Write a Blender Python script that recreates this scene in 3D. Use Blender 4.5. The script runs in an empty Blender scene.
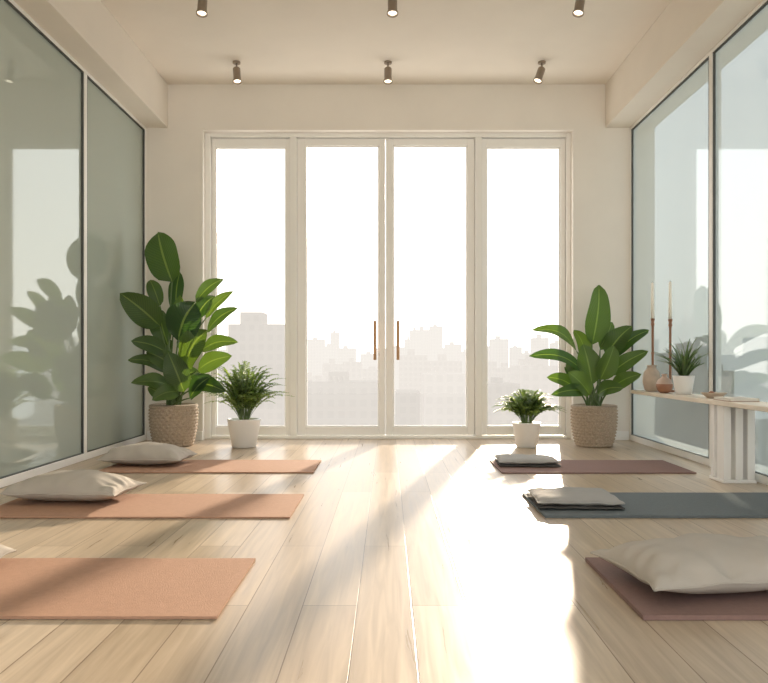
import bpy, math, random
from mathutils import Vector, Matrix, noise
random.seed(7)
S=bpy.context.scene
try:
    S.view_settings.view_transform='Standard'
    S.view_settings.look='None'
except Exception as e: print(e)

# ---------------------------------------------------------------- materials
def mat(name,col,rough=0.5,metal=0.0,emit=None,estr=0,spec=0.5):
    m=bpy.data.materials.new(name); m.use_nodes=True
    b=m.node_tree.nodes['Principled BSDF']
    b.inputs['Base Color'].default_value=(*col,1)
    b.inputs['Roughness'].default_value=rough
    b.inputs['Metallic'].default_value=metal
    b.inputs['Specular IOR Level'].default_value=spec
    if emit:
        b.inputs['Emission Color'].default_value=(*emit,1)
        b.inputs['Emission Strength'].default_value=estr
    return m
def nd(m,t,**k):
    n=m.node_tree.nodes.new(t)
    for a,v in k.items(): setattr(n,a,v)
    return n
def lk(m,a,b): m.node_tree.links.new(a,b)
def noisy(name,col,rough=0.6,scale=8,amt=0.08,bump=0.1,bscale=60,stretch=(1,1,1),spec=0.5):
    m=mat(name,col,rough,spec=spec); b=m.node_tree.nodes['Principled BSDF']
    tc=nd(m,'ShaderNodeTexCoord'); mp=nd(m,'ShaderNodeMapping'); mp.inputs['Scale'].default_value=stretch
    lk(m,tc.outputs['Object'],mp.inputs['Vector'])
    n=nd(m,'ShaderNodeTexNoise'); n.inputs['Scale'].default_value=scale; n.inputs['Detail'].default_value=5
    lk(m,mp.outputs[0],n.inputs['Vector'])
    r=nd(m,'ShaderNodeValToRGB')
    r.color_ramp.elements[0].position=.3; r.color_ramp.elements[1].position=.7
    r.color_ramp.elements[0].color=(*[max(0,c*(1-amt)) for c in col],1)
    r.color_ramp.elements[1].color=(*[min(1,c*(1+amt)) for c in col],1)
    lk(m,n.outputs['Fac'],r.inputs['Fac']); lk(m,r.outputs['Color'],b.inputs['Base Color'])
    if bump:
        n2=nd(m,'ShaderNodeTexNoise'); n2.inputs['Scale'].default_value=bscale; n2.inputs['Detail'].default_value=4
        lk(m,mp.outputs[0],n2.inputs['Vector'])
        bp=nd(m,'ShaderNodeBump'); bp.inputs['Strength'].default_value=bump; bp.inputs['Distance'].default_value=.01
        lk(m,n2.outputs['Fac'],bp.inputs['Height']); lk(m,bp.outputs[0],b.inputs['Normal'])
    return m

M_wall=noisy('warm_plaster',(.84,.79,.72),.85,3,.02,.05,90)
M_ceil=noisy('ceiling_paint',(.81,.745,.66),.9,3,.02,.03,90)
M_frame=mat('white_frame',(.90,.88,.84),.4)
M_dark=mat('dark_gasket',(.07,.075,.07),.5)
M_brass=mat('bronze',(.42,.24,.13),.35,.85)
M_holder=mat('turned_brown_wood',(.27,.13,.07),.4)
M_spot=mat('spot_bronze',(.34,.28,.22),.4,.7)
M_bulb=mat('bulb',(1,.9,.8),.4,emit=(1,.85,.65),estr=3)
M_white=mat('white_ceramic',(.84,.82,.79),.35)
M_beige=noisy('beige_ceramic',(.52,.42,.33),.6,20,.1,.1,80)
M_red=noisy('terracotta_ceramic',(.36,.17,.10),.45,15,.12,.05)
M_cream=noisy('cream_ceramic',(.58,.43,.34),.45,15,.08,.05)
M_candle=mat('candle_wax',(.9,.86,.76),.5)
M_soil=noisy('soil',(.07,.045,.03),.95,30,.4,.5,40)
M_basket=noisy('basket_weave',(.44,.35,.26),.85,90,.2,.3,160)
M_matT=noisy('mat_terracotta',(.43,.255,.175),.8,60,.05,.25,260,spec=.2)
M_matB=noisy('mat_brown',(.25,.16,.14),.8,60,.05,.25,260,spec=.2)
M_matG=noisy('mat_teal_grey',(.145,.168,.178),.8,60,.05,.25,260,spec=.2)
M_pil=noisy('pillow_linen',(.47,.43,.38),.9,10,.04,.3,320,spec=.15)
M_pil2=noisy('cushion_grey',(.38,.37,.355),.9,10,.05,.3,320,spec=.15)
M_pild=noisy('cushion_dark',(.10,.095,.09),.9,10,.05,.3,320,spec=.15)
M_table=noisy('pale_wood',(.74,.65,.53),.45,6,.1,.08,20,(6,.6,6))
M_tleg=mat('white_leg',(.84,.82,.79),.5)
M_book=mat('book_cover',(.66,.60,.52),.6)
M_page=mat('book_pages',(.82,.79,.72),.8)

M_floor=mat('oak_floor',(.7,.55,.4),.3,spec=.2)
def floor_mat(m):
    b=m.node_tree.nodes['Principled BSDF']
    tc=nd(m,'ShaderNodeTexCoord'); mp=nd(m,'ShaderNodeMapping')
    mp.inputs['Rotation'].default_value=(0,0,math.radians(90)); mp.inputs['Location'].default_value=(.3,.09,0)
    lk(m,tc.outputs['Object'],mp.inputs['Vector'])
    br=nd(m,'ShaderNodeTexBrick'); br.offset=.37; br.offset_frequency=2
    br.inputs['Scale'].default_value=1; br.inputs['Brick Width'].default_value=1.9; br.inputs['Row Height'].default_value=.16
    br.inputs['Mortar Size'].default_value=.0018; br.inputs['Mortar Smooth'].default_value=.3; br.inputs['Bias'].default_value=0
    br.inputs['Color1'].default_value=(.60,.50,.39,1); br.inputs['Color2'].default_value=(.47,.38,.285,1)
    br.inputs['Mortar'].default_value=(.24,.175,.12,1)
    lk(m,mp.outputs[0],br.inputs['Vector'])
    mp2=nd(m,'ShaderNodeMapping'); mp2.inputs['Scale'].default_value=(16,.8,1)
    lk(m,tc.outputs['Object'],mp2.inputs['Vector'])
    n=nd(m,'ShaderNodeTexNoise'); n.inputs['Scale'].default_value=2.4; n.inputs['Detail'].default_value=8; n.inputs['Distortion'].default_value=.8
    lk(m,mp2.outputs[0],n.inputs['Vector'])
    r=nd(m,'ShaderNodeValToRGB'); r.color_ramp.elements[0].position=.3; r.color_ramp.elements[1].position=.7
    r.color_ramp.elements[0].color=(.78,.75,.71,1); r.color_ramp.elements[1].color=(1.08,1.07,1.05,1)
    lk(m,n.outputs['Fac'],r.inputs['Fac'])
    mx=nd(m,'ShaderNodeMix',data_type='RGBA',blend_type='MULTIPLY'); mx.inputs[0].default_value=1
    lk(m,br.outputs['Color'],mx.inputs[6]); lk(m,r.outputs['Color'],mx.inputs[7]); lk(m,mx.outputs[2],b.inputs['Base Color'])
    mr=nd(m,'ShaderNodeMapRange'); mr.inputs['To Min'].default_value=.22; mr.inputs['To Max'].default_value=.40
    lk(m,n.outputs['Fac'],mr.inputs['Value']); lk(m,mr.outputs[0],b.inputs['Roughness'])
    bp=nd(m,'ShaderNodeBump'); bp.inputs['Strength'].default_value=.25; bp.inputs['Distance'].default_value=.004; bp.invert=True
    lk(m,br.outputs['Fac'],bp.inputs['Height']); lk(m,bp.outputs[0],b.inputs['Normal'])
floor_mat(M_floor)

def tinted_glass(name,col,gl,rough,tr=0,tcol=(.4,.45,.45)):
    m=bpy.data.materials.new(name); m.use_nodes=True; nt=m.node_tree; nt.nodes.clear()
    o=nd(m,'ShaderNodeOutputMaterial'); d=nd(m,'ShaderNodeBsdfDiffuse'); d.inputs['Color'].default_value=(*col,1)
    g=nd(m,'ShaderNodeBsdfGlossy'); g.inputs['Roughness'].default_value=rough; g.inputs['Color'].default_value=(.90,.95,.93,1)
    mx=nd(m,'ShaderNodeMixShader'); mx.inputs[0].default_value=gl
    src=d
    if tr:
        t=nd(m,'ShaderNodeBsdfTransparent'); t.inputs['Color'].default_value=(*tcol,1)
        m0=nd(m,'ShaderNodeMixShader'); m0.inputs[0].default_value=tr
        lk(m,d.outputs[0],m0.inputs[1]); lk(m,t.outputs[0],m0.inputs[2]); src=m0
    lk(m,src.outputs[0],mx.inputs[1]); lk(m,g.outputs[0],mx.inputs[2]); lk(m,mx.outputs[0],o.inputs[0]); return m
M_glL=tinted_glass('smoked_glass',(.44,.49,.44),.18,.04)
M_glR=tinted_glass('blue_glass',(.62,.70,.69),.18,.04,.6,(.30,.345,.355))
def clear_glass(name):
    m=bpy.data.materials.new(name); m.use_nodes=True; nt=m.node_tree; nt.nodes.clear()
    o=nd(m,'ShaderNodeOutputMaterial'); t=nd(m,'ShaderNodeBsdfTransparent'); g=nd(m,'ShaderNodeBsdfGlossy'); g.inputs['Roughness'].default_value=0
    mx=nd(m,'ShaderNodeMixShader'); mx.inputs[0].default_value=.02
    lk(m,t.outputs[0],mx.inputs[1]); lk(m,g.outputs[0],mx.inputs[2]); lk(m,mx.outputs[0],o.inputs[0]); return m
M_clear=clear_glass('clear_glass')

def leaf_mat(name,c1,c2,rib,trans):
    m=bpy.data.materials.new(name); m.use_nodes=True; nt=m.node_tree
    b=nt.nodes['Principled BSDF']; o=nt.nodes['Material Output']
    uv=nd(m,'ShaderNodeUVMap'); sp=nd(m,'ShaderNodeSeparateXYZ'); lk(m,uv.outputs[0],sp.inputs[0])
    s=nd(m,'ShaderNodeMath',operation='SUBTRACT'); s.inputs[1].default_value=.5; lk(m,sp.outputs[0],s.inputs[0])
    a=nd(m,'ShaderNodeMath',operation='ABSOLUTE'); lk(m,s.outputs[0],a.inputs[0])
    r=nd(m,'ShaderNodeMath',operation='LESS_THAN'); r.inputs[1].default_value=.03; lk(m,a.outputs[0],r.inputs[0])
    k=nd(m,'ShaderNodeMath',operation='MULTIPLY_ADD'); k.inputs[1].default_value=-.55; lk(m,a.outputs[0],k.inputs[0]); lk(m,sp.outputs[1],k.inputs[2])
    q=nd(m,'ShaderNodeMath',operation='MULTIPLY'); q.inputs[1].default_value=110; lk(m,k.outputs[0],q.inputs[0])
    sn=nd(m,'ShaderNodeMath',operation='SINE'); lk(m,q.outputs[0],sn.inputs[0])
    geo=nd(m,'ShaderNodeNewGeometry')
    mr=nd(m,'ShaderNodeMapRange'); mr.inputs['From Min'].default_value=-1; lk(m,sn.outputs[0],mr.inputs['Value']); mr.inputs['To Max'].default_value=.2
    ad=nd(m,'ShaderNodeMath',operation='ADD'); lk(m,mr.outputs[0],ad.inputs[0]); 
    rr=nd(m,'ShaderNodeMath',operation='MULTIPLY'); rr.inputs[1].default_value=.8; lk(m,geo.outputs['Random Per Island'],rr.inputs[0]); lk(m,rr.outputs[0],ad.inputs[1])
    m1=nd(m,'ShaderNodeMix',data_type='RGBA'); m1.inputs[6].default_value=(*c1,1); m1.inputs[7].default_value=(*c2,1); lk(m,ad.outputs[0],m1.inputs[0])
    m2=nd(m,'ShaderNodeMix',data_type='RGBA'); m2.inputs[7].default_value=(*rib,1); lk(m,r.outputs[0],m2.inputs[0]); lk(m,m1.outputs[2],m2.inputs[6])
    lk(m,m2.outputs[2],b.inputs['Base Color']); b.inputs['Roughness'].default_value=.36
    bp=nd(m,'ShaderNodeBump'); bp.inputs['Strength'].default_value=.25; bp.inputs['Distance'].default_value=.004
    lk(m,sn.outputs[0],bp.inputs['Height']); lk(m,bp.outputs[0],b.inputs['Normal'])
    t=nd(m,'ShaderNodeBsdfTranslucent'); 
    m3=nd(m,'ShaderNodeMix',data_type='RGBA',blend_type='MULTIPLY'); m3.inputs[0].default_value=1; m3.inputs[7].default_value=(2.4,2.2,.8,1)
    lk(m,m2.outputs[2],m3.inputs[6]); lk(m,m3.outputs[2],t.inputs['Color'])
    mx=nd(m,'ShaderNodeMixShader'); mx.inputs[0].default_value=trans
    lk(m,b.outputs[0],mx.inputs[1]); lk(m,t.outputs[0],mx.inputs[2]); lk(m,mx.outputs[0],o.inputs[0]); return m
M_leaf=leaf_mat('broad_leaf',(.014,.046,.017),(.075,.135,.03),(.13,.2,.06),.24)
M_leafR=leaf_mat('broad_leaf_bright',(.022,.065,.018),(.10,.175,.032),(.15,.24,.06),.28)
M_fern=leaf_mat('fern_leaf',(.10,.17,.06),(.22,.31,.12),(.18,.26,.1),.38)
M_aloe=leaf_mat('aloe_leaf',(.06,.115,.045),(.12,.19,.07),(.14,.2,.08),.1)
M_stem=mat('stem_green',(.10,.16,.05),.5)

# ---------------------------------------------------------------- mesh builder
class MB:
    def __init__(s): s.v=[];s.f=[];s.m=[];s.uv=[];s.sm=[];s.mats=[]
    def mi(s,m):
        if m not in s.mats: s.mats.append(m)
        return s.mats.index(m)
    def face(s,idx,mi,uv=None,sm=False):
        s.f.append(idx); s.m.append(mi); s.uv.append(uv or [(0,0)]*len(idx)); s.sm.append(sm)
    def box(s,x0,x1,y0,y1,z0,z1,m):
        i=len(s.v); k=s.mi(m)
        s.v+= [Vector(p) for p in [(x0,y0,z0),(x1,y0,z0),(x1,y1,z0),(x0,y1,z0),(x0,y0,z1),(x1,y0,z1),(x1,y1,z1),(x0,y1,z1)]]
        for q in [(0,3,2,1),(4,5,6,7),(0,1,5,4),(1,2,6,5),(2,3,7,6),(3,0,4,7)]: s.face([i+a for a in q],k)
    def grid(s,pts,m,uvf=None,closeu=False,sm=True):
        R=len(pts);C=len(pts[0]);i=len(s.v);k=s.mi(m)
        for r in pts: s.v+=[Vector(p) for p in r]
        for r in range(R-1):
            for c in range(C if closeu else C-1):
                c2=(c+1)%C
                s.face([i+r*C+c,i+r*C+c2,i+(r+1)*C+c2,i+(r+1)*C+c],k,
                  [(c/(C-1),r/(R-1)),((c+1)/(C-1),r/(R-1)),((c+1)/(C-1),(r+1)/(R-1)),(c/(C-1),(r+1)/(R-1))],sm)
        return i
    def revolve(s,prof,m,c=(0,0,0),n=32,rad=None,axis=None,capb=True,capt=True,sm=True):
        c=Vector(c); R=Matrix.Identity(3)
        if axis is not None: R=Vector((0,0,1)).rotation_difference(Vector(axis)).to_matrix()
        pts=[]
        for j,(r,z) in enumerate(prof):
            row=[]
            for a in range(n):
                t=2*math.pi*a/n; rr=r if rad is None else rad(r,t,z,j)
                row.append(c+R@Vector((rr*math.cos(t),rr*math.sin(t),z)))
            pts.append(row)
        i=s.grid(pts,m,closeu=True,sm=sm); k=s.mi(m)
        if capb: s.face([i+a for a in range(n)][::-1],k)
        if capt: s.face([i+(len(prof)-1)*n+a for a in range(n)],k)
    def tube(s,pts,r0,r1,m,n=7):
        rows=[];N=len(pts)
        for j,p in enumerate(pts):
            d=(pts[min(j+1,N-1)]-pts[max(j-1,0)]).normalized()
            a=d.cross(Vector((0.1,1,0.05))).normalized(); b=d.cross(a)
            r=r0+(r1-r0)*j/(N-1)
            rows.append([p+a*r*math.cos(2*math.pi*t/n)+b*r*math.sin(2*math.pi*t/n) for t in range(n)])
        s.grid(rows,m,closeu=True)
    def leaf(s,base,tip,w,m,facing=(0,-1,.3),arch=.08,fold=.15,nu=12,nv=6,wave=.03,peak=.8,pw=.75):
        ax=tip-base; L=ax.length; d=ax.normalized(); f=Vector(facing).normalized()
        side=d.cross(f)
        if side.length<.05: side=d.cross(Vector((.3,-.5,.8)))
        side.normalize(); nor=side.cross(d).normalized()
        if nor.dot(f)<0: nor=-nor
        ph=random.random()*6; rows=[]
        for a in range(nu+1):
            t=a/nu; ww=max(math.sin(math.pi*min(1,t**peak)),0)**pw*w/2+.0008
            mid=base+ax*t+nor*(arch*L*math.sin(math.pi*t))+Vector((0,0,arch*L*.6*math.sin(math.pi*t)))
            rows.append([mid+side*ww*(c/nv*2-1)+nor*(abs(c/nv*2-1)*fold*ww+wave*w*math.sin(ph+9*t+ (3 if c<nv/2 else 0))*abs(c/nv*2-1)) for c in range(nv+1)])
        s.grid(rows,m)
    def build(s,name,loc=(0,0,0),world=True,bevel=0,clampx=None):
        loc=Vector(loc); me=bpy.data.meshes.new(name)
        vs=[v.copy() for v in s.v]
        if clampx:
            for v in vs: v.x=max(-clampx,min(clampx,v.x))
        vs=[(v-loc) if world else v for v in vs]
        me.from_pydata([tuple(v) for v in vs],[],s.f)
        for m in s.mats: me.materials.append(m)
        uvl=me.uv_layers.new(name='UVMap'); li=0
        for p,mi,uv,sm in zip(me.polygons,s.m,s.uv,s.sm):
            p.material_index=mi; p.use_smooth=sm
            for q in uv: uvl.data[li].uv=q; li+=1
        me.update(); ob=bpy.data.objects.new(name,me); ob.location=loc; S.collection.objects.link(ob)
        if bevel:
            b=ob.modifiers.new('bevel','BEVEL'); b.width=bevel; b.segments=2; b.limit_method='ANGLE'
        return ob

F=750.;CX=388.;CY=360.;H=.72
def P(px,py,d): return Vector(((px-CX)*d/F,d,H-(py-CY)*d/F))
def child(ob,par):
    ob.parent=par; ob.matrix_parent_inverse=par.matrix_world.inverted()
def empty(name,loc=(0,0,0)):
    e=bpy.data.objects.new(name,None); e.location=loc; S.collection.objects.link(e); bpy.context.view_layer.update(); return e

# ---------------------------------------------------------------- shell
YB=6.75; XW=2.18; ZC=3.2; YR=-2.4
b=MB(); b.box(-2.4,2.4,YR,7.05,-.15,0,M_floor); b.build('floor')
b=MB(); b.box(-2.4,2.4,YR,7.05,ZC,ZC+.15,M_ceil); b.build('ceiling')
OX=1.667; OZ=2.79
b=MB()
b.box(-2.4,-OX,YB,YB+.3,0,ZC,M_wall); b.box(OX,2.4,YB,YB+.3,0,ZC,M_wall); b.box(-OX,OX,YB,YB+.3,OZ,ZC,M_wall)
b.build('wall_back')
for sd,nm in ((-1,'left'),(1,'right')):
    b=MB(); x0,x1=sorted((sd*2.24,sd*2.4)); b.box(x0,x1,YR,YB,0 if sd<0 else 2.81,ZC,M_wall)
    if sd>0: b.box(x0,x1,YR,YB,0,.045,M_wall)
    b.build('wall_'+nm)
    b=MB(); xi=1.98 if sd<0 else 1.955
    x0,x1=sorted((sd*xi,sd*2.24)); b.box(x0,x1,YR,YB,2.81,ZC,M_ceil); b.build('soffit_'+nm,bevel=.004)
    ys=[YB,5.4,3.3,1.2,-.9,YR] if sd<0 else [YB,5.06,3.0,1.0,-1,YR]
    g=M_glL if sd<0 else M_glR
    e=empty('window_1' if sd<0 else 'window_2',(sd*2.2,3,0))
    b=MB()
    if sd<0: b.box(-2.238,-2.195,YR,YB,.05,2.78,g)
    else:
        i=len(b.v); b.v+=[Vector(p) for p in ((2.197,YR,.05),(2.197,YB,.05),(2.197,YB,2.785),(2.197,YR,2.785))]; b.face([i,i+1,i+2,i+3],b.mi(g))
    child(b.build('glass_pane'),e)
    b=MB()
    x0,x1=sorted((sd*2.175,sd*2.239))
    b.box(x0,x1,YR,YB,0,.05,M_frame); b.box(x0,x1,YR,YB,2.785,2.81,M_frame)
    b.box(x0,x1,YB-.03,YB,.05,2.785,M_frame)
    for y in ys[1:-1]: b.box(x0,x1,y-.025,y+.025,.05,2.785,M_frame)
    child(b.build('frame',bevel=.003),e)
    b=MB(); x0,x1=sorted((sd*2.18,sd*2.194))
    for i in range(len(ys)-1):
        ya=ys[i+1]+.025; yb=ys[i]-.03 if i==0 else ys[i]-.025
        b.box(x0,x1,yb-.012,yb,.05,2.785,M_dark); b.box(x0,x1,ya,ya+.018,.05,2.785,M_dark)
        b.box(x0,x1,ya+.018,yb-.012,2.775,2.785,M_dark)
        b.box(x0,x1,ya+.018,yb-.012,.05,.056,M_dark)
    child(b.build('gasket'),e)
b=MB(); b.box(-2.165,-OX,YB-.015,YB,0,.08,M_frame); b.build('baseboard_left',bevel=.003)
b=MB(); b.box(OX,2.165,YB-.015,YB,0,.08,M_frame); b.build('baseboard_right',bevel=.003)

# ---------------------------------------------------------------- french doors / windows
DY=6.85
def X(px): return (px-CX)*DY/F
def Z(py): return H-(py-CY)*DY/F
b=MB()
b.box(-OX+.0,X(211),DY-.02,DY+.12,0,OZ,M_frame); b.box(X(566),OX,DY-.02,DY+.12,0,OZ,M_frame)
b.box(X(211),X(566),DY-.02,DY+.12,Z(137.5),OZ,M_frame); b.box(X(211),X(566),DY-.02,DY+.12,0,.03,M_frame)
b.box(X(290),X(297),DY-.02,DY+.12,.03,Z(137.5),M_frame); b.box(X(475),X(482),DY-.02,DY+.12,.03,Z(137.5),M_frame)
b.build('trim_1',bevel=.006)
def leafdoor(name,x0,x1,sl,sr,top,bot,handle=None):
    e=empty(name,((x0+x1)/2,DY,0)); y0,y1=DY+.01,DY+.06; zt=Z(138.5); zb=.034
    b=MB(); b.box(x0,x0+sl,y0,y1,zb,zt,M_frame); b.box(x1-sr,x1,y0,y1,zb,zt,M_frame)
    b.box(x0+sl,x1-sr,y0,y1,zt-top,zt,M_frame); b.box(x0+sl,x1-sr,y0,y1,zb,zb+bot,M_frame)
    a0,a1=x0+sl,x1-sr; c0,c1=zb+bot,zt-top; t=.012
    for q in ((a0,a0+t,c0,c1),(a1-t,a1,c0,c1),(a0+t,a1-t,c1-t,c1),(a0+t,a1-t,c0,c0+t)):
        b.box(q[0],q[1],y0+.012,y1-.012,q[2],q[3],M_frame)
    child(b.build('frame',bevel=.004),e)
    b=MB(); i=len(b.v); yy=y0+.025
    b.v+=[Vector(p) for p in ((a0+t,yy,c0+t),(a1-t,yy,c0+t),(a1-t,yy,c1-t),(a0+t,yy,c1-t))]; b.face([0,1,2,3],b.mi(M_clear))
    child(b.build('glass'),e)
    if handle is not None:
        b=MB(); hz0,hz1=Z(360),Z(321)
        b.tube([Vector((handle,y0-.05,hz0)),Vector((handle,y0-.05,(hz0+hz1)/2)),Vector((handle,y0-.05,hz1))],.014,.014,M_brass,12)
        for z in (hz0+.05,hz1-.05): b.box(handle-.008,handle+.008,y0-.045,y0,z-.008,z+.008,M_brass)
        child(b.build('handle'),e)
g=.003
leafdoor('window_3',X(211)+g,X(290)-g,.035,.035,.075,.075)
leafdoor('door_1',X(297)+g,X(385.5)-g,.075,.055,.06,.075,X(375))
leafdoor('door_2',X(385.5)+g,X(475)-g,.065,.065,.06,.075,X(398))
leafdoor('window_4',X(482)+g,X(566)-g,.04,.045,.075,.075)

# ---------------------------------------------------------------- city outside
def haze_glow(name,col,e):  # aerial haze painted as emission on the facades, no real air between
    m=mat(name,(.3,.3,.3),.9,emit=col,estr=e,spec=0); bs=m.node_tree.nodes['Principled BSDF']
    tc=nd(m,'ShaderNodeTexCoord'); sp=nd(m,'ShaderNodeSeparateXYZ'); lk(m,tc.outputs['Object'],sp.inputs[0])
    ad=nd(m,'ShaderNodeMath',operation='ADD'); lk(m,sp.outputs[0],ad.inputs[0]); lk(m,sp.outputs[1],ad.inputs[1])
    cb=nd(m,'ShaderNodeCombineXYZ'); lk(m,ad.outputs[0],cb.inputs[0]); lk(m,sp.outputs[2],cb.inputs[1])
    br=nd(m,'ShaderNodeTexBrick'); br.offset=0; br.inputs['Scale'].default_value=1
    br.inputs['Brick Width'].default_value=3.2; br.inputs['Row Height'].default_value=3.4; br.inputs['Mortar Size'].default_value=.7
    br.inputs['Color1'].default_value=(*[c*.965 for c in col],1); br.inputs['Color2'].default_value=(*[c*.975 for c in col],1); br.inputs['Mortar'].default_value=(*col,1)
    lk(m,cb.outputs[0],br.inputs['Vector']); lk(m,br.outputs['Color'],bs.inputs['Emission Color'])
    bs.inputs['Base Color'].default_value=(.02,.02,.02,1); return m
H1=haze_glow('haze_glow_far',(.88,.83,.765),1); H2=haze_glow('haze_glow_mid',(.82,.765,.70),1); H3=haze_glow('haze_glow_near',(.73,.68,.62),1)  # painted haze tint per layer, paler with distance
H4=haze_glow('haze_glow_side',(1.7,1.7,1.65),1)  # side buildings carry the same painted haze, glowing brighter
GZ=-60
def bld(b,px0,px1,py,d,m,dep=20,roof=True):
    x0=(px0-CX)*d/F; x1=(px1-CX)*d/F; z=H-(py-CY)*d/F
    b.box(x0,x1,d,d+dep,GZ,z,m)
    if roof and x1-x0>8:
        w=(x1-x0); b.box(x0+w*.3,x0+w*.55,d+4,d+dep*.6,z,z+random.uniform(1.5,4),m)
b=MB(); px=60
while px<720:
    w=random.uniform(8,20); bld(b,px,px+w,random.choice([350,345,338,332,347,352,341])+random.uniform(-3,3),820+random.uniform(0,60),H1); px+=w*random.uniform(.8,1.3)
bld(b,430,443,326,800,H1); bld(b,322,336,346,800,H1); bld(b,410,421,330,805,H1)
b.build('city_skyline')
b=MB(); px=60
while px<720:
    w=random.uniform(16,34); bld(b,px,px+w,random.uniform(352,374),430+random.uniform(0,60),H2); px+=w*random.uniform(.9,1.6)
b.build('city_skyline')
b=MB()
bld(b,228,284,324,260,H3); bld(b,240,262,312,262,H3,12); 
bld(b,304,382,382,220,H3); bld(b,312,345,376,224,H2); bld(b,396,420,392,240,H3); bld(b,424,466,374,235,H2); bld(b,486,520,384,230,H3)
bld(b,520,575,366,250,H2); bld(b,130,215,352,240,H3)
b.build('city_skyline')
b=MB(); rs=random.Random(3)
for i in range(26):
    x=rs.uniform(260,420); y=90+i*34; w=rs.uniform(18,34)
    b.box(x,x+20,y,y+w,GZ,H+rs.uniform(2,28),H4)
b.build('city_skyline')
M_gr=mat('haze_glow_ground',(.02,.02,.02),1,emit=(.84,.79,.73),estr=.97,spec=0)  # haze over the ground painted in as its own glow
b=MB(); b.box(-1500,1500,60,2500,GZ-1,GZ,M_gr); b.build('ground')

# ---------------------------------------------------------------- mats
def yogamat(name,x0,x1,y0,y1,m,rot=0,t=.008,curl=0):
    nx,ny=40,16; cx,cy=(x0+x1)/2,(y0+y1)/2
    def pt(u,v,top):
        x=(u-.5)*(x1-x0); y=(v-.5)*(y1-y0)
        z=(t if top else 0)+.001
        z+=(0.002*abs(noise.noise(Vector((x*2+cx,y*2,1)))) )
        return Vector((x,y,z))
    b=MB()
    us=[i/nx for i in range(nx+1)]; vs=[i/ny for i in range(ny+1)]
    top=[[pt(u,v,1) for u in us] for v in vs]; bot=[[pt(u,v,0) for u in reversed(us)] for v in vs]
    b.grid(top,m); b.grid(bot,m)
    for row in ([pt(u,0,0) for u in us],[pt(u,0,1) for u in us]),([pt(u,1,1) for u in us],[pt(u,1,0) for u in us]),([pt(0,v,1) for v in vs],[pt(0,v,0) for v in vs]),([pt(1,v,0) for v in vs],[pt(1,v,1) for v in vs]):
        b.grid(list(row),m,sm=False)
    o=b.build(name,world=False); o.location=(cx,cy,0); o.rotation_euler[2]=math.radians(rot); return o
yogamat('yoga_mat',-1.95,-.475,2.08,2.69,M_matT,0)
yogamat('yoga_mat',-1.90,-.445,3.40,3.98,M_matT,0)
yogamat('yoga_mat',-1.86,-.475,4.76,5.34,M_matT,0)
yogamat('yoga_mat',.705,2.12,2.07,2.68,M_matB,0,.014)
yogamat('yoga_mat',.715,2.12,3.41,4.00,M_matG,0,.012)
yogamat('yoga_mat',.72,1.95,4.74,5.33,M_matB,0)

# ---------------------------------------------------------------- pillows
def pillow(b,w,d,T,m,z0=0,seed=0,pinch=.07,p=2.4,n=60,flat=.25,wr=.016,off=(0,0)):
    def pt(u,v,s):
        x=u*w/2*(1-pinch*(1-v*v)); y=v*d/2*(1-pinch*(1-u*u))
        th=((1-abs(u)**p)*(1-abs(v)**p)); th=max(th,0)**.5
        k=T*flat; z=k+ (th*(T-k) if s>0 else -th*k)
        ns=noise.noise(Vector((x*6+seed,y*6,seed*1.7)))+.6*noise.noise(Vector((x*17,y*9+seed,2)))
        edge=max(abs(u),abs(v))**3
        g=math.sin(u*23+seed+3*noise.noise(Vector((u*2,v*2,seed))))*abs(v)**4+math.sin(v*17+seed+3*noise.noise(Vector((u*2,v*2,seed+4))))*abs(u)**4
        if s>0: z+=wr*(ns*(.5+edge)+.35*g)*min(1,th*2)
        z+= .012*(edge)*noise.noise(Vector((u*2+seed,v*2,5)))
        return Vector((x+off[0],y+off[1],max(z,0)+z0))
    us=[math.sin(math.pi/2*(2*i/n-1)) for i in range(n+1)]
    b.grid([[pt(u,v,1) for u in us] for v in us],m)
    b.grid([[pt(u,v,-1) for u in reversed(us)] for v in us],m)
    loop=[pt(u,-1,1) for u in us]+[pt(1,v,1) for v in us[1:]]+[pt(u,1,1) for u in reversed(us[:-1])]+[pt(-1,v,1) for v in reversed(us[:-1])]
    b.tube(loop,.0035,.0035,m,6)
def mkp(name,loc,rot,layers):
    b=MB()
    for L in layers: pillow(b,**L)
    o=b.build(name,world=False); o.location=loc; o.rotation_euler[2]=math.radians(rot); return o
mkp('pillow',(-1.635,5.12,.0115),-4,[dict(w=.56,d=.36,T=.14,m=M_pil,seed=1,flat=.35)])
mkp('pillow',(-1.59,3.82,.0115),-5,[dict(w=.58,d=.38,T=.145,m=M_pil,seed=2,flat=.38)])
mkp('pillow',(-1.575,2.46,.0115),5,[dict(w=.54,d=.36,T=.13,m=M_pil,seed=3)])
mkp('pillow',(1.03,2.36,.0175),9,[dict(w=.64,d=.42,T=.14,m=M_pil,seed=4,wr=.022,flat=.40,pinch=.09)])
mkp('folded_cushion',(.915,3.70,.0165),-2,[dict(w=.40,d=.36,T=.014,m=M_pild,seed=5,p=10,pinch=.01,flat=.5,wr=.001),dict(w=.40,d=.355,T=.04,m=M_pil2,z0=.012,seed=6,p=6,pinch=.02,flat=.45,wr=.004)])
mkp('folded_cushion',(.945,5.12,.0125),-2,[dict(w=.40,d=.33,T=.014,m=M_pild,seed=7,p=10,pinch=.01,flat=.5,wr=.001),dict(w=.40,d=.325,T=.04,m=M_pil2,z0=.012,seed=8,p=6,pinch=.02,flat=.45,wr=.004)])

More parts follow.
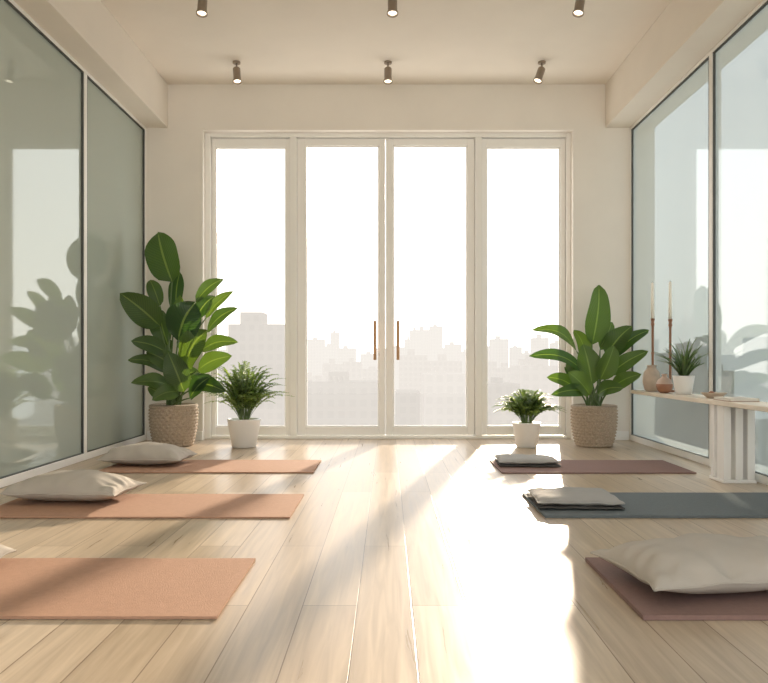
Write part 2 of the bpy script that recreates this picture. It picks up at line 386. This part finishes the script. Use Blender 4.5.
# ---------------------------------------------------------------- big plants
def basket(b,c,rb,rt,h):
    n=144; rows=52; prof=[]
    for j in range(rows+1):
        t=j/rows; r=rb+(rt-rb)*(t**.7)+.012*math.sin(math.pi*t); prof.append((r,h*t))
    def rad(r,a,z,j): return r+.009*math.sin(a*24+ (math.pi if (j//4)%2 else 0))*(1 if 1<j<rows-3 else 0)*abs(math.sin(math.pi*(j%4+.5)/4)) + (.004 if j>=rows-3 else 0)-(.009 if j%4==0 else 0)
    b.revolve(prof,M_basket,c,n,rad,capt=False)
    b.revolve([(rt+.006,h),(rt-.012,h+.006),(rt-.022,h-.01),(rt-.025,h-.05)],M_basket,c,48,capb=False,capt=False)
    b.revolve([(rt-.0255,h-.045),(.01,h-.035)],M_soil,c,32,capb=False)
def bez(p0,p1,p2,n=8):
    return [p0*(1-t)**2+p1*2*t*(1-t)+p2*t*t for t in [i/n for i in range(n+1)]]
def bigplant(name,c,px_pot,specs,m,rb,rt,h,dc,extra=6,ws=1.0):
    b=MB(); c=Vector(c); basket(b,c,rb,rt,h)
    top=c+Vector((0,0,h-.05))
    for (bx,by,tx,ty,w,dd0,dd1) in specs:
        p0=P(bx,by,c.y+dd0); p1=P(tx,ty,c.y+dd1)
        wv=w*(c.y/F)*ws
        fx=random.uniform(-.45,.45)
        st=top+Vector((random.uniform(-.06,.06),random.uniform(-.06,.06),0))
        mid=Vector((st.x*.75+p0.x*.25,st.y*.7+p0.y*.3,st.z+(p0.z-st.z)*.65))
        b.tube(bez(st,mid,p0),.009,.005,M_stem)
        b.leaf(p0,p1,wv,m,(fx,-1,random.uniform(.1,.8)),arch=random.uniform(.05,.14),fold=random.uniform(.1,.35),pw=.62,wave=.05)
    for k in range(extra):
        a=2*math.pi*(k+.5)/extra; r=random.uniform(.10,.2); z=c.z+h+random.uniform(.05,.5)
        p0=c+Vector((math.cos(a)*r*.6,abs(math.sin(a))*r*.6,z)); L=random.uniform(.18,.27)
        p1=p0+Vector((math.cos(a)*L*.7,abs(math.sin(a))*L*.45,L*random.uniform(.1,.8)))
        st=top+Vector((math.cos(a)*.04,math.sin(a)*.04,0))
        b.tube(bez(st,(st+p0)/2+Vector((0,0,.05)),p0),.007,.004,M_stem)
        b.leaf(p0,p1,random.uniform(.10,.15),m,(random.uniform(-.5,.5),-1,.5),arch=.1,fold=.2)
    return b.build(name,c,clampx=2.15)
LP=[(172,282,158,232,35,0,.02),(160,326,120,293,26,-.1,-.35),(178,340,196,302,34,-.1,-.2),(196,302,224,279,13,.05,.1),
(207,332,238,308,14,0,-.1),(176,312,180,272,17,.1,.15),(166,352,131,341,16,-.1,-.3),(170,372,128,360,15,0,-.15),
(202,350,238,342,14,.05,-.1),(198,370,232,356,17,-.1,-.25),(195,388,226,392,16,-.1,-.3),(172,386,131,383,16,-.1,-.3),
(168,345,160,310,21,0,.05),(186,368,208,330,28,-.1,-.2),(184,392,168,352,23,-.1,-.15),(196,318,215,296,16,.1,.15),
(178,392,152,400,16,-.15,-.3),(190,398,212,376,20,-.15,-.25),(160,306,150,280,14,.1,.15),(186,335,180,295,18,0,-.05),(176,370,146,352,18,-.05,-.15),(206,318,234,291,11,.05,.1)]
bigplant('potted_bird_of_paradise',(-1.80,6.30,0),0,LP,M_leaf,.155,.195,.345,6.3,7,1.08)
RP=[(592,345,599,285,27,0,0),(577,352,532,330,15,0,-.15),(582,370,529,356,14,-.1,-.25),(575,388,547,377,14,-.1,-.2),(606,356,632,326,20,0,-.1),
(612,358,650,330,12,0,-.1),(610,374,648,351,15,-.05,-.2),(612,388,641,374,14,-.1,-.25),(592,385,583,344,23,-.1,-.1),(600,380,614,346,21,-.1,-.15),
(585,392,551,395,12,-.15,-.3),(586,362,574,330,16,.05,.05),(598,394,624,388,15,-.15,-.3),(590,395,568,372,19,-.15,-.2),(600,350,612,322,15,.05,.1)]
bigplant('potted_bird_of_paradise',(1.725,6.28,0),0,RP,M_leafR,.145,.185,.34,6.3,6,1.05)

# ---------------------------------------------------------------- ferns
def fern(name,c,rb,rt,h,R,Ht,nf,sq=1):
    b=MB(); c=Vector(c)
    b.revolve([(rb*.9,0),(rb,.008),(rt,h-.012),(rt+.004,h-.006),(rt,h),(rt-.012,h),(rt-.018,h-.03)],M_white,c,40,capt=False)
    b.revolve([(rt-.0185,h-.028),(.01,h-.02)],M_soil,c,24,capb=False)
    for k in range(nf):
        a=random.uniform(0,2*math.pi); e=(k+.5)/nf; L=R*random.uniform(.75,1.08)
        rr=L*e**.55; top=Ht*(1.0-.62*e**2.0)*random.uniform(.6,1.1)
        p0=c+Vector((math.cos(a)*.03,math.sin(a)*.03,h-.02)); p2=c+Vector((math.cos(a)*rr,math.sin(a)*rr*sq,h+top))
        p1=c+Vector((math.cos(a)*rr*.4,math.sin(a)*rr*.4*sq,h+top*.9+.07*e+.02))
        pts=bez(p0,p1,p2,22); b.tube(pts,.002,.0008,M_stem,4)
        for j in range(5,23):
            d=(pts[min(j+1,22)]-pts[j-1]).normalized(); side=d.cross(Vector((0,0,1)))
            if side.length<.1: side=Vector((1,0,0))
            side.normalize(); t=j/22; ll=.036*math.sin(math.pi*(t*.85+.1))+.008
            for s in (-1,1):
                q=pts[j]; tip=q+(side*s+d*.6+Vector((0,0,random.uniform(-.4,.4)))).normalized()*ll*random.uniform(.8,1.15)
                b.leaf(q,tip,ll*.30,M_fern,(random.uniform(-.3,.3),-.5,1),arch=.06,fold=.1,nu=3,nv=2,wave=0)
    return b.build(name,c)
fern('potted_fern',(-1.19,6.20,0),.10,.135,.235,.40,.44,130,.6)
fern('potted_fern',(1.145,6.20,0),.085,.115,.205,.33,.25,115,.6)

# ---------------------------------------------------------------- console table
TH=.48
e=empty('console_table',(2.05,4.7,0))
b=MB(); b.box(1.945,2.16,3.0,6.0,TH-.028,TH,M_table); child(b.build('top',bevel=.004),e)
for i,y in enumerate((4.42,3.12)):
    b=MB()
    b.box(1.955,2.15,y-.05,y+.15,0,.02,M_tleg)
    b.box(1.96,2.005,y-.04,y+.05,.02,TH-.028,M_tleg); b.box(2.03,2.075,y-.04,y+.05,.02,TH-.028,M_tleg); b.box(2.10,2.145,y-.04,y+.05,.02,TH-.028,M_tleg)
    b.box(1.96,2.005,y+.09,y+.14,.02,TH-.028,M_tleg); b.box(2.10,2.145,y+.09,y+.14,.02,TH-.028,M_tleg)
    child(b.build('leg_%d'%(i+1),bevel=.003),e)
T0=TH+.0005
b=MB(); b.revolve([(.035,0),(.05,.01),(.066,.07),(.066,.11),(.055,.15),(.034,.175),(.032,.19),(.042,.20),(.036,.20),(.026,.187),(.026,.16)],M_beige,(2.01,5.72,T0),32); b.build('vase',(2.01,5.72,T0))
b=MB(); b.revolve([(.025,0),(.045,.012),(.058,.045),(.058,.065),(.045,.095),(.022,.112),(.016,.125),(.022,.137),(.016,.137),(.011,.125)],M_red,(2.005,5.44,T0),32); 
b.revolve([(.0585,.066),(.0458,.0955),(.0228,.1125),(.0168,.1255),(.0228,.1375)],M_cream,(2.005,5.44,T0),32,capb=False,capt=False); b.build('bud_vase',(2.005,5.44,T0))
b=MB(); c=Vector((2.065,5.24,T0)); b.revolve([(.05,0),(.056,.006),(.072,.12),(.074,.13),(.062,.13),(.06,.11)],M_white,c,32,capt=False); b.revolve([(.0602,.112),(.004,.118)],M_soil,c,24,capb=False)
for k in range(54):
    a=k*2.4; e_=random.uniform(.2,1); L=random.uniform(.19,.31)
    d=Vector((math.cos(a)*e_*.8,math.sin(a)*e_*.9,1-.5*e_)).normalized()
    p0=c+Vector((math.cos(a)*.02,math.sin(a)*.02,.112)); b.leaf(p0,p0+d*L,.016,M_aloe,(math.cos(a)*-.3,-.4,1),arch=.10,fold=.5,nu=8,nv=2,wave=0,peak=.5,pw=.8)
b.build('potted_succulent',c,clampx=2.165)
for x,y,zt in ((2.075,5.88,1.335),(2.115,5.62,1.315)):
    b=MB(); c=(x,y,T0); hh=zt-.29-T0
    b.revolve([(.04,0),(.04,.008),(.015,.018),(.010,.04),(.009,hh*.5),(.014,hh*.52),(.009,hh*.54),(.009,hh-.06),(.016,hh-.045),(.010,hh-.03),(.018,hh)],M_holder,c,20)
    b.revolve([(.0125,hh),(.0105,hh+.275),(.004,hh+.282)],M_candle,c,16); b.tube([Vector(c)+Vector((0,0,hh+.28)),Vector(c)+Vector((0.001,0,hh+.295))],.0012,.001,M_dark,5)
    b.build('candlestick',c)
c=(2.05,4.72,T0); b=MB(); b.revolve([(.04,0),(.045,.004),(.075,.03),(.078,.034),(.072,.033),(.04,.009),(.01,.007)],M_beige,c,36)
b.build('bowl',c)
b=MB()
for i,(dx,dy,r) in enumerate(((-.015,.0,.02),(.02,.015,.017),(.012,-.02,.015))):
    b.revolve([(r*math.sin(math.pi*j/8)+.0002,r*.9*(1-math.cos(math.pi*j/8))) for j in range(9)],M_beige if i else M_red,(c[0]+dx,c[1]+dy,T0+.0085),16)
b.build('pebbles',(c[0],c[1],T0))
b=MB(); b.box(1.965,2.13,4.30,4.53,T0,T0+.003,M_red); b.box(1.968,2.127,4.304,4.526,T0+.003,T0+.015,M_page); b.box(1.965,2.13,4.30,4.53,T0+.015,T0+.018,M_book); b.box(2.127,2.13,4.30,4.53,T0+.003,T0+.015,M_book)
b.build('book',(2.05,4.4,T0))

# ---------------------------------------------------------------- ceiling spots
for (x,y,tx) in ((-1.26,6.24,-.10),(0,6.24,.0),(1.28,6.24,.35),(-1.24,5.02,.0),(.03,5.02,.0),(1.29,5.02,.2)):
    b=MB(); ax=Vector((-tx,-.22,-1)).normalized()
    b.revolve([(.032,-.014),(.032,0)],M_spot,(x,y,ZC),24); b.revolve([(.007,-.06),(.007,-.013)],M_spot,(x,y,ZC),10)
    p=Vector((x,y,ZC-.055))
    b.revolve([(.012,-.01),(.028,0),(.031,.005),(.031,.105),(.038,.115),(.038,.125),(.032,.125),(.03,.115)],M_spot,p,24,axis=ax,capt=False)
    b.revolve([(.0305,.112),(.02,.118),(.004,.12)],M_bulb,p,20,axis=ax,capb=False)
    o=b.build('ceiling_spotlight',(x,y,ZC)); bpy.context.view_layer.update()
    l=bpy.data.lights.new('lamp','SPOT'); l.energy=12; l.color=(1,.85,.65); l.spot_size=math.radians(70); l.spot_blend=.6; l.shadow_soft_size=.03
    lo=bpy.data.objects.new('lamp',l); lo.location=p+ax*.14; lo.rotation_euler=ax.to_track_quat('-Z','Y').to_euler(); S.collection.objects.link(lo); child(lo,o)

# ---------------------------------------------------------------- light
w=bpy.data.worlds.new('World'); S.world=w; w.use_nodes=True
nt=w.node_tree; bg=nt.nodes['Background']
tc=nt.nodes.new('ShaderNodeTexCoord'); sp=nt.nodes.new('ShaderNodeSeparateXYZ'); nt.links.new(tc.outputs['Generated'],sp.inputs[0])
rp=nt.nodes.new('ShaderNodeValToRGB'); e0,e1=rp.color_ramp.elements
e0.position=0; e0.color=(1,.94,.86,1); e1.position=.6; e1.color=(.9,.94,1,1)
nt.links.new(sp.outputs[2],rp.inputs[0]); nt.links.new(rp.outputs[0],bg.inputs[0]); bg.inputs[1].default_value=2.95
sun=bpy.data.lights.new('sun','SUN'); sun.energy=9; sun.angle=math.radians(1.6); sun.color=(1,.82,.62)
so=bpy.data.objects.new('sun',sun); S.collection.objects.link(so)
d=Vector((172/F,1,.235)).normalized(); so.rotation_euler=(-d).to_track_quat('-Z','Y').to_euler(); so.location=(3,12,6)

cam=bpy.data.cameras.new('camera'); cam.lens=36*F/768; cam.sensor_width=36; cam.sensor_fit='HORIZONTAL'
cam.shift_x=-(CX-384)/768; cam.shift_y=(CY-341.5)/768; cam.clip_end=5000
co=bpy.data.objects.new('camera',cam); co.location=(0,0,H); co.rotation_euler=(math.radians(90),0,0); S.collection.objects.link(co); S.camera=co
